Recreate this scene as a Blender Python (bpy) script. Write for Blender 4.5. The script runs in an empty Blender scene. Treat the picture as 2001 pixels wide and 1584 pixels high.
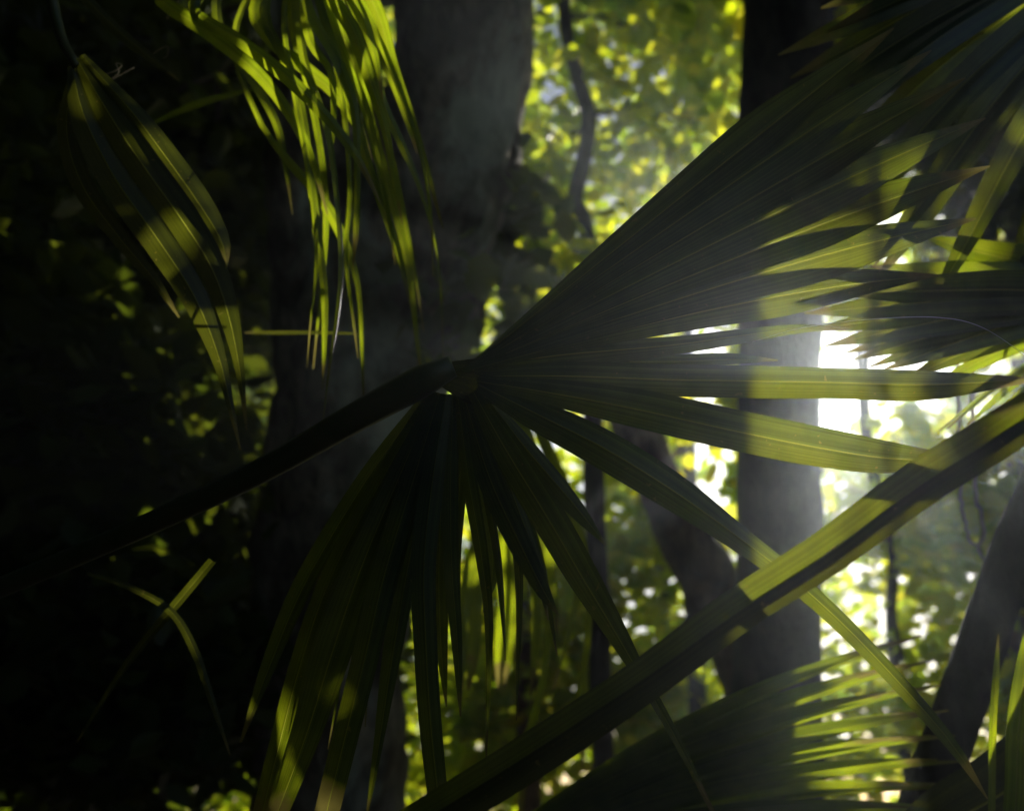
import bpy, math, random
import numpy as np
from mathutils import Vector, noise

random.seed(7)
rng = np.random.default_rng(7)
scene = bpy.context.scene
COL = scene.collection

# ------------------------------------------------------------------ camera, sky, sun, exposure
CAM_H = 1.5
PITCH = math.radians(24.0)
F = 1733.0                       # focal length in photograph pixels (2001 wide, 60 degree lens)
CAM = np.array([0.0, 0.0, CAM_H])
RIGHT = np.array([1.0, 0.0, 0.0])
FWD = np.array([0.0, math.cos(PITCH), math.sin(PITCH)])
UP = np.array([0.0, -math.sin(PITCH), math.cos(PITCH)])

cam_data = bpy.data.cameras.new("camera")
cam = bpy.data.objects.new("camera", cam_data)
COL.objects.link(cam)
cam.location = CAM
cam.rotation_euler = (math.radians(90) + PITCH, 0, 0)
cam_data.sensor_width = 36.0
cam_data.lens = 36.0 * F / 2001.0
cam_data.clip_start = 0.02
cam_data.clip_end = 400.0
cam_data.dof.use_dof = True
cam_data.dof.focus_distance = 1.55
cam_data.dof.aperture_fstop = 1.9
scene.camera = cam

SUN_DIR = FWD + RIGHT * (1660 - 1000.5) / F - UP * (700 - 792) / F
SUN_DIR = SUN_DIR / np.linalg.norm(SUN_DIR)
SUN_EL = math.asin(SUN_DIR[2])
SUN_AZ = math.atan2(SUN_DIR[0], SUN_DIR[1])      # clockwise from +Y

world = bpy.data.worlds.new("World")
scene.world = world
world.use_nodes = True
wn = world.node_tree
wn.nodes.clear()
w_out = wn.nodes.new("ShaderNodeOutputWorld")
w_bg = wn.nodes.new("ShaderNodeBackground")
w_sky = wn.nodes.new("ShaderNodeTexSky")
w_sky.sky_type = 'NISHITA'
w_sky.sun_disc = False
w_sky.sun_elevation = SUN_EL
w_sky.sun_rotation = SUN_AZ
w_sky.air_density = 1.0
w_sky.dust_density = 1.0
w_bg.inputs["Strength"].default_value = 0.05
wn.links.new(w_sky.outputs[0], w_bg.inputs[0])
wn.links.new(w_bg.outputs[0], w_out.inputs[0])

sun_data = bpy.data.lights.new("sun", 'SUN')
sun_data.energy = 5.0
sun_data.angle = math.radians(0.5)
sun_data.color = (1.0, 0.94, 0.82)
sun = bpy.data.objects.new("sun", sun_data)
COL.objects.link(sun)
sun.rotation_euler = Vector(SUN_DIR).to_track_quat('Z', 'Y').to_euler()

scene.view_settings.view_transform = 'Standard'
scene.view_settings.look = 'None'
scene.view_settings.gamma = 1.0
scene.view_settings.exposure = 0.85
scene.render.engine = 'CYCLES'
cy = scene.cycles
cy.use_denoising = True
try:
    cy.denoiser = 'OPENIMAGEDENOISE'
except Exception:
    pass
cy.max_bounces = 5
cy.diffuse_bounces = 3
cy.glossy_bounces = 2
cy.transmission_bounces = 3
cy.volume_bounces = 0
cy.transparent_max_bounces = 4
cy.sample_clamp_indirect = 2.0
cy.caustics_reflective = False
cy.caustics_refractive = False
cy.use_adaptive_sampling = False

HAZE_DENSITY = 0.005
HAZE_G = 0.80


# ------------------------------------------------------------------ helpers
def P(px, py, d):
    """photograph pixel at a given depth (metres along the view axis)"""
    return CAM + d * (FWD + RIGHT * ((px - 1000.5) / F) - UP * ((py - 792.0) / F))


def P_arr(px, py, d):
    px, py, d = np.asarray(px), np.asarray(py), np.asarray(d)
    return CAM + d[:, None] * (FWD + RIGHT * ((px[:, None] - 1000.5) / F) - UP * ((py[:, None] - 792.0) / F))


def tag(o, label=None, cat=None, group=None, kind=None):
    if label:
        o["label"] = label
    if cat:
        o["category"] = cat
    if group:
        o["group"] = group
    if kind:
        o["kind"] = kind
    return o


def link(name, mesh, mat, parent=None, smooth=True):
    o = bpy.data.objects.new(name, mesh)
    COL.objects.link(o)
    if mat:
        mesh.materials.append(mat)
    if parent is not None:
        o.parent = parent
    if smooth and len(mesh.polygons):
        mesh.polygons.foreach_set("use_smooth", [True] * len(mesh.polygons))
    return o


def empty(name, loc):
    """things keep their parts in world coordinates, so the Empty marks the base and the parts undo its offset"""
    o = bpy.data.objects.new(name, None)
    o.empty_display_size = 0.1
    COL.objects.link(o)
    o.location = Vector(loc)
    return o


def adopt(part, thing):
    part.parent = thing
    part.matrix_parent_inverse.identity()
    part.location = part.location - thing.location
    return part


def smooth_curve(pts, n):
    """Catmull-Rom resampling of a list of points (any dimension)"""
    pts = np.asarray(pts, float)
    if len(pts) == 2:
        t = np.linspace(0, 1, n)[:, None]
        return pts[0] * (1 - t) + pts[1] * t
    ext = np.vstack([2 * pts[0] - pts[1], pts, 2 * pts[-1] - pts[-2]])
    seg = np.linalg.norm(np.diff(pts[:, :3], axis=0), axis=1)
    s = np.concatenate([[0], np.cumsum(seg)])
    out = []
    for u in np.linspace(0, s[-1], n):
        i = min(np.searchsorted(s, u, side='right') - 1, len(pts) - 2)
        t = (u - s[i]) / max(seg[i], 1e-9)
        p0, p1, p2, p3 = ext[i], ext[i + 1], ext[i + 2], ext[i + 3]
        out.append(0.5 * ((2 * p1) + (-p0 + p2) * t + (2 * p0 - 5 * p1 + 4 * p2 - p3) * t * t + (-p0 + 3 * p1 - 3 * p2 + p3) * t ** 3))
    return np.array(out)


def mesh_from(verts, faces, uvs=None, name="mesh"):
    me = bpy.data.meshes.new(name)
    me.from_pydata([tuple(v) for v in verts], [], faces)
    if uvs is not None:
        lay = me.uv_layers.new(name="UVMap")
        idx = np.empty(len(me.loops), dtype=np.int32)
        me.loops.foreach_get("vertex_index", idx)
        lay.data.foreach_set("uv", np.asarray(uvs, dtype=np.float32)[idx].ravel())
    me.update()
    return me


def mesh_fast(verts, faces, name="mesh"):
    """numpy arrays -> mesh; faces is an (n, k) array"""
    me = bpy.data.meshes.new(name)
    n, k = faces.shape
    me.vertices.add(len(verts))
    me.vertices.foreach_set("co", np.asarray(verts, dtype=np.float32).ravel())
    me.loops.add(n * k)
    me.loops.foreach_set("vertex_index", faces.astype(np.int32).ravel())
    me.polygons.add(n)
    me.polygons.foreach_set("loop_start", np.arange(0, n * k, k, dtype=np.int32))
    me.polygons.foreach_set("loop_total", np.full(n, k, dtype=np.int32))
    me.update(calc_edges=True)
    me.validate()
    return me


def tube(pts, radii, sides=8, rough=0.0, seed=0, cap=True):
    """tapered tube along points; returns verts, faces"""
    pts = np.asarray(pts, float)
    n = len(pts)
    tang = np.gradient(pts, axis=0)
    tang /= np.linalg.norm(tang, axis=1)[:, None] + 1e-9
    ref = np.array([0.31, 0.2, 0.93]) if abs(tang[0][2]) < 0.8 else np.array([1.0, 0.1, 0.0])
    verts, faces = [], []
    a = np.cross(tang[0], ref)
    a /= np.linalg.norm(a)
    for i in range(n):
        a = a - tang[i] * np.dot(a, tang[i])
        a /= np.linalg.norm(a)
        b = np.cross(tang[i], a)
        for k in range(sides):
            th = 2 * math.pi * k / sides
            r = radii[i]
            if rough:
                q = Vector((math.cos(th) * 1.6 + seed, math.sin(th) * 1.6, i * 0.16))
                r *= 1 + rough * noise.noise(q) + 0.5 * rough * noise.noise(q * 3.1) + 0.3 * rough * noise.noise(Vector((q.x * 9, q.y * 9, q.z * 2.2)))
            verts.append(pts[i] + r * (math.cos(th) * a + math.sin(th) * b))
    for i in range(n - 1):
        for k in range(sides):
            k2 = (k + 1) % sides
            faces.append((i * sides + k, i * sides + k2, (i + 1) * sides + k2, (i + 1) * sides + k))
    if cap:
        faces.append(tuple(range(sides))[::-1])
        faces.append(tuple((n - 1) * sides + k for k in range(sides)))
    return verts, faces


# ------------------------------------------------------------------ materials
def new_mat(name):
    m = bpy.data.materials.new(name)
    m.use_nodes = True
    nt = m.node_tree
    nt.nodes.clear()
    out = nt.nodes.new("ShaderNodeOutputMaterial")
    return m, nt, out


def ramp(nt, cols):
    r = nt.nodes.new("ShaderNodeValToRGB")
    el = r.color_ramp.elements
    while len(el) > 1:
        el.remove(el[-1])
    el[0].position, el[0].color = cols[0][0], (*cols[0][1], 1)
    for p, c in cols[1:]:
        e = el.new(p)
        e.color = (*c, 1)
    return r


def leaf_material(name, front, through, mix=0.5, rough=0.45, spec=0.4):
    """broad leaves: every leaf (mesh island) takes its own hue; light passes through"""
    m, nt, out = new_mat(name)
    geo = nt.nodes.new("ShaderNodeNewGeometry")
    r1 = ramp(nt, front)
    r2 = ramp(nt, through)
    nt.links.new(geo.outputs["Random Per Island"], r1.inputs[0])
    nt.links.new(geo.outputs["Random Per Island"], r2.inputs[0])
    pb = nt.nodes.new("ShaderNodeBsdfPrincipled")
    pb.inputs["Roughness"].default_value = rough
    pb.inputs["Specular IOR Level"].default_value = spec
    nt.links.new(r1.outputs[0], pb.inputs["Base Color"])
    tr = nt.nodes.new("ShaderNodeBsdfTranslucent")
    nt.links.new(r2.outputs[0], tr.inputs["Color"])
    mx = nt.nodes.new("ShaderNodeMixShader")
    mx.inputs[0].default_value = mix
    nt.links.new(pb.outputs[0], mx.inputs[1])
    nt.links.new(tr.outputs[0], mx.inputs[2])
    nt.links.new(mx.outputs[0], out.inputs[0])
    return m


def blade_material(name, front, through, mix=0.5, rough=0.35, dry=(0.20, 0.17, 0.04), vein=22.0, spec=0.5):
    """palm blades: fine lengthwise veins, faint blotches, dry brown towards the tip (UV: x across, y along)"""
    m, nt, out = new_mat(name)
    L = nt.links.new
    uv = nt.nodes.new("ShaderNodeUVMap")
    mp = nt.nodes.new("ShaderNodeMapping")
    mp.inputs["Scale"].default_value = (vein, 0.7, 1)
    L(uv.outputs[0], mp.inputs[0])
    nz = nt.nodes.new("ShaderNodeTexNoise")
    nz.inputs["Scale"].default_value = 1.0
    nz.inputs["Detail"].default_value = 3.0
    L(mp.outputs[0], nz.inputs["Vector"])
    co = nt.nodes.new("ShaderNodeTexCoord")
    blot = nt.nodes.new("ShaderNodeTexNoise")
    blot.inputs["Scale"].default_value = 14.0
    blot.inputs["Detail"].default_value = 4.0
    L(co.outputs["Object"], blot.inputs["Vector"])
    vr = ramp(nt, [(0.3, (0.55, 0.55, 0.55)), (0.7, (1.25, 1.25, 1.25))])
    L(nz.outputs[0], vr.inputs[0])
    br = ramp(nt, [(0.3, (0.75, 0.78, 0.7)), (0.7, (1.2, 1.15, 1.1))])
    L(blot.outputs[0], br.inputs[0])
    geo = nt.nodes.new("ShaderNodeNewGeometry")

    def coloured(cols):
        r = ramp(nt, cols)
        L(geo.outputs["Random Per Island"], r.inputs[0])
        m1 = nt.nodes.new("ShaderNodeMix"); m1.data_type = 'RGBA'; m1.blend_type = 'MULTIPLY'
        m1.inputs["Factor"].default_value = 1.0
        L(r.outputs[0], m1.inputs["A"]); L(vr.outputs[0], m1.inputs["B"])
        m2 = nt.nodes.new("ShaderNodeMix"); m2.data_type = 'RGBA'; m2.blend_type = 'MULTIPLY'
        m2.inputs["Factor"].default_value = 1.0
        L(m1.outputs["Result"], m2.inputs["A"]); L(br.outputs[0], m2.inputs["B"])
        return m2.outputs["Result"]
    sep = nt.nodes.new("ShaderNodeSeparateXYZ")
    L(uv.outputs[0], sep.inputs[0])
    addn = nt.nodes.new("ShaderNodeMath"); addn.operation = 'MULTIPLY_ADD'
    L(blot.outputs[0], addn.inputs[0]); addn.inputs[1].default_value = 0.25
    L(sep.outputs["Y"], addn.inputs[2])
    dr = ramp(nt, [(0.0, (0, 0, 0)), (0.96, (0, 0, 0)), (1.0, (1, 1, 1))])
    dsc = nt.nodes.new("ShaderNodeMath"); dsc.operation = 'MULTIPLY'; dsc.inputs[1].default_value = 0.93
    L(addn.outputs[0], dsc.inputs[0])
    L(dsc.outputs[0], dr.inputs[0])

    spot = nt.nodes.new("ShaderNodeTexNoise")
    spot.inputs["Scale"].default_value = 95.0
    spot.inputs["Detail"].default_value = 2.0
    L(co.outputs["Object"], spot.inputs["Vector"])
    sr = ramp(nt, [(0.0, (0, 0, 0)), (0.70, (0, 0, 0)), (0.74, (0.8, 0.8, 0.8))])
    L(spot.outputs[0], sr.inputs[0])
    mxd = nt.nodes.new("ShaderNodeMath"); mxd.operation = 'MAXIMUM'
    L(dr.outputs[0], mxd.inputs[0]); L(sr.outputs[0], mxd.inputs[1])

    def dryed(sock):
        mm = nt.nodes.new("ShaderNodeMix"); mm.data_type = 'RGBA'
        L(mxd.outputs[0], mm.inputs["Factor"]); L(sock, mm.inputs["A"])
        mm.inputs["B"].default_value = (*dry, 1)
        return mm.outputs["Result"]
    pb = nt.nodes.new("ShaderNodeBsdfPrincipled")
    pb.inputs["Roughness"].default_value = rough
    pb.inputs["Specular IOR Level"].default_value = spec
    L(dryed(coloured(front)), pb.inputs["Base Color"])
    bump = nt.nodes.new("ShaderNodeBump")
    bump.inputs["Strength"].default_value = 0.35
    bump.inputs["Distance"].default_value = 0.002
    L(nz.outputs[0], bump.inputs["Height"])
    L(bump.outputs[0], pb.inputs["Normal"])
    tr = nt.nodes.new("ShaderNodeBsdfTranslucent")
    L(dryed(coloured(through)), tr.inputs["Color"])
    mx = nt.nodes.new("ShaderNodeMixShader")
    mx.inputs[0].default_value = mix
    L(pb.outputs[0], mx.inputs[1]); L(tr.outputs[0], mx.inputs[2])
    L(mx.outputs[0], out.inputs[0])
    return m


def bark_material(name, c1, c2, moss, moss_amt=0.5, scale=5.0):
    """fissured bark: fine vertical cracks, blotchy stains, patches of moss or lichen"""
    m, nt, out = new_mat(name)
    L = nt.links.new
    co = nt.nodes.new("ShaderNodeTexCoord")
    mp = nt.nodes.new("ShaderNodeMapping")
    mp.inputs["Scale"].default_value = (1, 1, 0.22)
    L(co.outputs["Object"], mp.inputs[0])
    nz = nt.nodes.new("ShaderNodeTexNoise")
    nz.inputs["Scale"].default_value = scale * 3.4
    nz.inputs["Detail"].default_value = 7
    nz.inputs["Roughness"].default_value = 0.65
    nz.inputs["Distortion"].default_value = 0.6
    L(mp.outputs[0], nz.inputs["Vector"])
    r = ramp(nt, [(0.36, c1), (0.50, tuple(0.5 * (p + q) for p, q in zip(c1, c2))), (0.66, c2)])
    L(nz.outputs[0], r.inputs[0])
    n3 = nt.nodes.new("ShaderNodeTexNoise")
    n3.inputs["Scale"].default_value = scale * 0.8
    n3.inputs["Detail"].default_value = 6
    L(co.outputs["Object"], n3.inputs["Vector"])
    st = ramp(nt, [(0.40, (0.35, 0.33, 0.30)), (0.60, (1.25, 1.25, 1.2))])
    L(n3.outputs[0], st.inputs[0])
    n2 = nt.nodes.new("ShaderNodeTexNoise")
    n2.inputs["Scale"].default_value = scale * 0.5
    n2.inputs["Detail"].default_value = 8
    n2.inputs["Roughness"].default_value = 0.62
    L(mp.outputs[0], n2.inputs["Vector"])
    r2 = ramp(nt, [(0.64 - 0.22 * moss_amt, (0, 0, 0)), (0.74 - 0.22 * moss_amt, (1, 1, 1))])
    L(n2.outputs[0], r2.inputs[0])
    mm = nt.nodes.new("ShaderNodeMix"); mm.data_type = 'RGBA'
    L(r2.outputs[0], mm.inputs["Factor"])
    L(r.outputs[0], mm.inputs["A"])
    mm.inputs["B"].default_value = (*moss, 1)
    ms = nt.nodes.new("ShaderNodeMix"); ms.data_type = 'RGBA'; ms.blend_type = 'MULTIPLY'
    ms.inputs["Factor"].default_value = 1.0
    L(mm.outputs["Result"], ms.inputs["A"]); L(st.outputs[0], ms.inputs["B"])
    pb = nt.nodes.new("ShaderNodeBsdfPrincipled")
    pb.inputs["Roughness"].default_value = 0.9
    pb.inputs["Specular IOR Level"].default_value = 0.2
    L(ms.outputs["Result"], pb.inputs["Base Color"])
    bp = nt.nodes.new("ShaderNodeBump")
    bp.inputs["Strength"].default_value = 1.0
    bp.inputs["Distance"].default_value = 0.06
    L(nz.outputs[0], bp.inputs["Height"])
    L(bp.outputs[0], pb.inputs["Normal"])
    L(pb.outputs[0], out.inputs[0])
    return m


def simple_material(name, c1, c2, rough=0.7, scale=12.0, through=None):
    m, nt, out = new_mat(name)
    L = nt.links.new
    co = nt.nodes.new("ShaderNodeTexCoord")
    nz = nt.nodes.new("ShaderNodeTexNoise")
    nz.inputs["Scale"].default_value = scale
    nz.inputs["Detail"].default_value = 5
    L(co.outputs["Object"], nz.inputs["Vector"])
    r = ramp(nt, [(0.3, c1), (0.7, c2)])
    L(nz.outputs[0], r.inputs[0])
    pb = nt.nodes.new("ShaderNodeBsdfPrincipled")
    pb.inputs["Roughness"].default_value = rough
    L(r.outputs[0], pb.inputs["Base Color"])
    if through:
        tr = nt.nodes.new("ShaderNodeBsdfTranslucent")
        tr.inputs["Color"].default_value = (*through, 1)
        mx = nt.nodes.new("ShaderNodeMixShader")
        mx.inputs[0].default_value = 0.45
        L(pb.outputs[0], mx.inputs[1]); L(tr.outputs[0], mx.inputs[2]); L(mx.outputs[0], out.inputs[0])
    else:
        L(pb.outputs[0], out.inputs[0])
    return m


M = {}
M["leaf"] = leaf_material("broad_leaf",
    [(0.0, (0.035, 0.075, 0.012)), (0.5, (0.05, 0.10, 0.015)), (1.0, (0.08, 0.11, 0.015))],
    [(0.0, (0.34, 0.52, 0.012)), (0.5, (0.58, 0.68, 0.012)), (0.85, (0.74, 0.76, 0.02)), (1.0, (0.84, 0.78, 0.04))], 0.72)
M["leaf_dark"] = leaf_material("shade_toned_leaf",  # darker, less translucent leaf tone stands in for shade, mainly on the left
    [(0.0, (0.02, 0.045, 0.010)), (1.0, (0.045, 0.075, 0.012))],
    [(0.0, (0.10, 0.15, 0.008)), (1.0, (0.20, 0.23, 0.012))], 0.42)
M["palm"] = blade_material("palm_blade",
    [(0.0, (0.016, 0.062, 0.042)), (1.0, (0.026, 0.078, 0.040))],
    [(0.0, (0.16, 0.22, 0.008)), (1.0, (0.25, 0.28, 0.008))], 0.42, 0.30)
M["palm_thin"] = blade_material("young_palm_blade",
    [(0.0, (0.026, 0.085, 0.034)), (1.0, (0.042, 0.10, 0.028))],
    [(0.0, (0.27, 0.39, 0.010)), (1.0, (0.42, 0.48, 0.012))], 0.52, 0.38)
M["palm_dimmed"] = blade_material("dimmed_palm_blade",  # translucency cut so shade sits in the colour: left frond, grass, strap underside
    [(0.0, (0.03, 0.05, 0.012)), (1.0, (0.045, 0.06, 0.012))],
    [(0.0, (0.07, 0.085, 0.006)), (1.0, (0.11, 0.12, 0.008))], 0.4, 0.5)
M["rib"] = simple_material("palm_midrib", (0.05, 0.08, 0.02), (0.10, 0.12, 0.04), 0.4, 30, (0.42, 0.44, 0.05))
M["petiole"] = simple_material("palm_petiole", (0.03, 0.05, 0.012), (0.07, 0.07, 0.025), 0.5, 18)
M["bark_mossy"] = bark_material("mossy_bark", (0.09, 0.075, 0.06), (0.30, 0.26, 0.20), (0.42, 0.46, 0.37), 0.6, 4.0)
M["bark_dark"] = bark_material("dark_bark", (0.02, 0.018, 0.016), (0.075, 0.065, 0.05), (0.04, 0.055, 0.03), 0.4, 6.0)
M["bark_brown"] = bark_material("brown_bark", (0.10, 0.06, 0.03), (0.24, 0.16, 0.09), (0.12, 0.12, 0.06), 0.2, 6.0)
M["root"] = simple_material("dry_root", (0.30, 0.24, 0.12), (0.45, 0.38, 0.22), 0.8, 30)
M["fibre"] = simple_material("pale_fibre", (0.5, 0.5, 0.45), (0.7, 0.7, 0.62), 0.4, 30)
M["ground"] = simple_material("leaf_litter_ground", (0.025, 0.017, 0.010), (0.07, 0.05, 0.03), 0.95, 3.0)

# ------------------------------------------------------------------ ground
gx = np.linspace(-24, 24, 61)
gv, gf = [], []
for j, y in enumerate(gx):
    for i, x in enumerate(gx):
        gv.append((x, y + 6, 0.10 * noise.noise(Vector((x * 0.25, y * 0.25, 3.0))) - 0.05))
for j in range(60):
    for i in range(60):
        a = j * 61 + i
        gf.append((a, a + 1, a + 62, a + 61))
ground = link("ground", mesh_from(gv, gf), M["ground"])
tag(ground, "dark forest floor covered in leaf litter", None, None, "structure")
del ground["label"]


# ------------------------------------------------------------------ leaf clouds
def leaf_cloud(centres, sizes, flat=0.35, long=1.55, seed=0):
    """one small bent leaf (four triangles) at every centre"""
    r = np.random.default_rng(seed)
    n = len(centres)
    nrm = r.normal(size=(n, 3))
    nrm[:, 2] += np.sign(nrm[:, 2]) * flat * 2
    nrm /= np.linalg.norm(nrm, axis=1)[:, None]
    t = r.normal(size=(n, 3))
    t[:, 2] -= 0.5
    t -= nrm * np.sum(t * nrm, axis=1)[:, None]
    t /= np.linalg.norm(t, axis=1)[:, None]
    b = np.cross(nrm, t)
    s = sizes[:, None]
    L = s * long * 0.5
    W = s * r.uniform(0.38, 0.55, (n, 1))
    droop = nrm * s * r.uniform(0.05, 0.22, (n, 1))
    v = np.stack([
        centres - t * L,
        centres - t * L * 0.35 + b * W + droop * 0.6,
        centres + t * L * 0.35 + b * W * 0.8 + droop * 0.6,
        centres + t * L - droop,
        centres + t * L * 0.35 - b * W * 0.8 + droop * 0.6,
        centres - t * L * 0.35 - b * W + droop * 0.6], axis=1)
    verts = v.reshape(-1, 3)
    base = (np.arange(n) * 6)[:, None]
    q = np.stack([base + np.array([[0, 1, 2, 3]]), base + np.array([[0, 3, 4, 5]])], axis=1).reshape(-1, 4)
    return verts, q


def clustered(centres, per, spread, seed):
    r = np.random.default_rng(seed)
    c = np.repeat(centres, per, axis=0)
    return c + r.normal(size=c.shape) * spread * np.array([1, 1, 0.75])


# canopy opening in the direction of the sun (a real hole in the wood): photograph pixels -> keep probability
def opening(px, py):
    e1 = ((px - 1680) / 105.0) ** 2 + ((py - 815) / 165.0) ** 2
    e2 = ((px - 1395) / 110.0) ** 2 + ((py - 625) / 120.0) ** 2
    e3 = ((px - 1405) / 75.0) ** 2 + ((py - 905) / 85.0) ** 2
    e = np.minimum(np.minimum(e1, e2), e3)
    return np.clip((e - 0.6) / 0.8, 0.0, 1.0)


def gap_keep(px, py, r):
    return r.random(len(px)) < 0.22 + 0.78 * opening(px, py)


def screen_of(pts):
    q = pts - CAM
    d = q @ FWD
    return 1000.5 + F * (q @ RIGHT) / d, 792.0 - F * (q @ UP) / d, d


# ------------------------------------------------------------------ trees
def limb_mesh(p0, p1, r0, r1, seed, n=9, wob=0.18):
    r = random.Random(seed)
    p0, p1 = np.asarray(p0, float), np.asarray(p1, float)
    ln = np.linalg.norm(p1 - p0)
    mids = [p0]
    for k in (0.33, 0.66):
        mids.append(p0 * (1 - k) + p1 * k + np.array([r.uniform(-1, 1), r.uniform(-1, 1), r.uniform(-0.2, 1)]) * ln * wob * 0.5)
    mids.append(p1)
    c = smooth_curve(mids, n)
    return tube(c, np.linspace(r0, r1, n), 6, 0.12, seed)


def tree(name, label, cat, trunk, bark, clumps, group=None, leaf="leaf", sides=14, rough=0.16, seed=1,
         forks=(), limb_r=0.035, size=0.13, spread=0.22, extra_limbs=(), avoid_gap=True):
    """trunk: [(px, py, depth, radius)] from the top of what shows down to the lowest point; it is carried on to the ground.
    clumps: [(px, py, depth, half width px, half height px, half depth m, clusters, leaves per cluster)]"""
    pts = [P(a, b, d) for a, b, d, _ in trunk]
    rad = [q[3] for q in trunk]
    last, prev = pts[-1], pts[-2]
    drift = (last - prev) / max(abs(last[2] - prev[2]), 1e-3)
    if last[2] > 0.0:
        foot = last + np.array([drift[0] * 0.4, drift[1] * 0.4, -1]) * (last[2] + 0.15)
        pts.append(last * 0.35 + foot * 0.65)
        rad.append(rad[-1] * 1.06)
        pts.append(foot)
        rad.append(rad[-1] * 1.35)
    pts = pts[::-1]
    rad = rad[::-1]
    c = smooth_curve([np.append(p, r) for p, r in zip(pts, rad)], 84)
    base = c[0, :3]
    t = empty(name, base)
    tag(t, label, cat, group)
    v, f = tube(c[:, :3], c[:, 3], sides, rough, seed)
    adopt(link("trunk", mesh_from(v, f), M[bark]), t)
    k = 0
    for fk in forks:
        fc = smooth_curve([np.append(P(a, b, d), r) for a, b, d, r in fk], 30)
        v, f = tube(fc[:, :3], fc[:, 3], sides, rough, seed + 5 + k)
        adopt(link("limb", mesh_from(v, f), M[bark]), t)
        k += 1
    r = np.random.default_rng(seed * 101 + 3)
    allc = []
    axis = c[:, :3]
    for ci, (px, py, d, hw, hh, hd, nc, per) in enumerate(clumps):
        u = r.normal(size=(nc, 3))
        u /= np.linalg.norm(u, axis=1)[:, None]
        u *= (r.random((nc, 1)) ** 0.4)
        qx, qy, qd = px + u[:, 0] * hw, py + u[:, 1] * hh, d + u[:, 2] * hd
        if avoid_gap:
            keep = gap_keep(qx, qy, r)
            qx, qy, qd = qx[keep], qy[keep], qd[keep]
        cen = P_arr(qx, qy, qd)
        cen = cen[cen[:, 2] > 0.3]
        if len(cen) == 0:
            continue
        allc.append(clustered(cen, per, spread, seed * 17 + ci))
        # limbs reach from the trunk into the clump
        target = P(px, py, d)
        hi = axis[axis[:, 2] < max(target[2] - 0.3, axis[0, 2] + 0.6)]
        start = hi[np.argmin(np.linalg.norm(hi - target, axis=1))] if len(hi) else axis[-1]
        v, f = limb_mesh(start, target, limb_r, limb_r * 0.35, seed * 31 + ci)
        lb = adopt(link("limb", mesh_from(v, f), M[bark]), t)
        for w in range(min(5, len(cen))):
            e = cen[r.integers(len(cen))]
            s0 = start + (target - start) * r.uniform(0.45, 0.95)
            v, f = limb_mesh(s0, e, limb_r * 0.4, limb_r * 0.14, seed * 57 + ci * 9 + w, 7)
            tw = link("twig", mesh_from(v, f), M[bark])
            tw.parent = lb
            tw.location = -t.location - lb.location
    if allc:
        pos = np.vstack(allc)
        if avoid_gap:
            sx, sy, _ = screen_of(pos)
            pos = pos[gap_keep(sx, sy, r) | (r.random(len(pos)) < 0.3)]
        v, q = leaf_cloud(pos, r.uniform(0.7, 1.25, len(pos)) * size, seed=seed)
        crown = link("crown", mesh_fast(v, q), M[leaf])
        adopt(crown, t)
        crown["kind"] = "stuff"
    return t


# big forked tree left of centre
tree("mossy_tree", "big forked tree with pale mossy bark left of centre behind the drooping blades", "tree",
     [(915, -330, 5.0, 0.36), (905, -60, 5.0, 0.37), (890, 200, 5.0, 0.40), (800, 480, 5.0, 0.45), (708, 760, 5.0, 0.44),
      (655, 1100, 5.0, 0.40), (635, 1560, 5.0, 0.41)], "bark_mossy",
     [(300, 120, 6.2, 340, 190, 1.0, 34, 22), (700, -260, 5.6, 500, 160, 1.2, 60, 22), (985, 470, 5.3, 45, 150, 0.3, 16, 12), (880, 640, 4.5, 60, 60, 0.1, 5, 10)],
     forks=[[(690, 800, 5.0, 0.36), (625, 470, 5.05, 0.27), (600, 150, 5.1, 0.22), (590, -300, 5.2, 0.19)]],
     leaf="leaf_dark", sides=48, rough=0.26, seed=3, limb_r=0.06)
# straight dark trunk right of centre
tree("straight_tree", "straight dark tree trunk right of centre standing just beside the low sun", "tree",
     [(1560, -420, 5.0, 0.30), (1545, -60, 5.0, 0.26), (1530, 400, 5.0, 0.235), (1522, 800, 5.0, 0.225), (1522, 1200, 5.0, 0.235), (1515, 1570, 5.0, 0.25)],
     "bark_dark", [(1750, -120, 5.5, 420, 130, 1.0, 50, 22)], sides=24, rough=0.13, seed=4, limb_r=0.05)
# leaning brown trunk behind it
tree("leaning_tree", "brown trunk leaning to the left behind the straight dark trunk", "tree",
     [(1190, 640, 7.0, 0.15), (1235, 820, 7.0, 0.17), (1320, 1010, 7.0, 0.20), (1400, 1160, 7.0, 0.23), (1470, 1330, 7.0, 0.25)],
     "bark_brown", [(1180, 560, 7.4, 130, 110, 0.7, 26, 20), (1330, 880, 7.6, 70, 90, 0.6, 6, 18)], seed=5)
# slender winding tree in the bright wood, upper centre
tree("winding_tree", "slender dark winding tree in the bright leaves at upper centre", "tree",
     [(1090, -200, 7.6, 0.05), (1105, 40, 7.6, 0.055), (1128, 150, 7.6, 0.06), (1150, 230, 7.6, 0.065), (1138, 320, 7.6, 0.07), (1122, 390, 7.6, 0.07), (1150, 480, 7.6, 0.075), (1160, 900, 7.6, 0.09)],
     "bark_dark", [(1230, 60, 8.2, 200, 140, 0.8, 24, 20), (1330, 230, 8.4, 150, 150, 0.8, 16, 20), (1060, 300, 8.6, 110, 140, 0.8, 19, 20)],
     seed=6, spread=0.29, limb_r=0.025)
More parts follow.
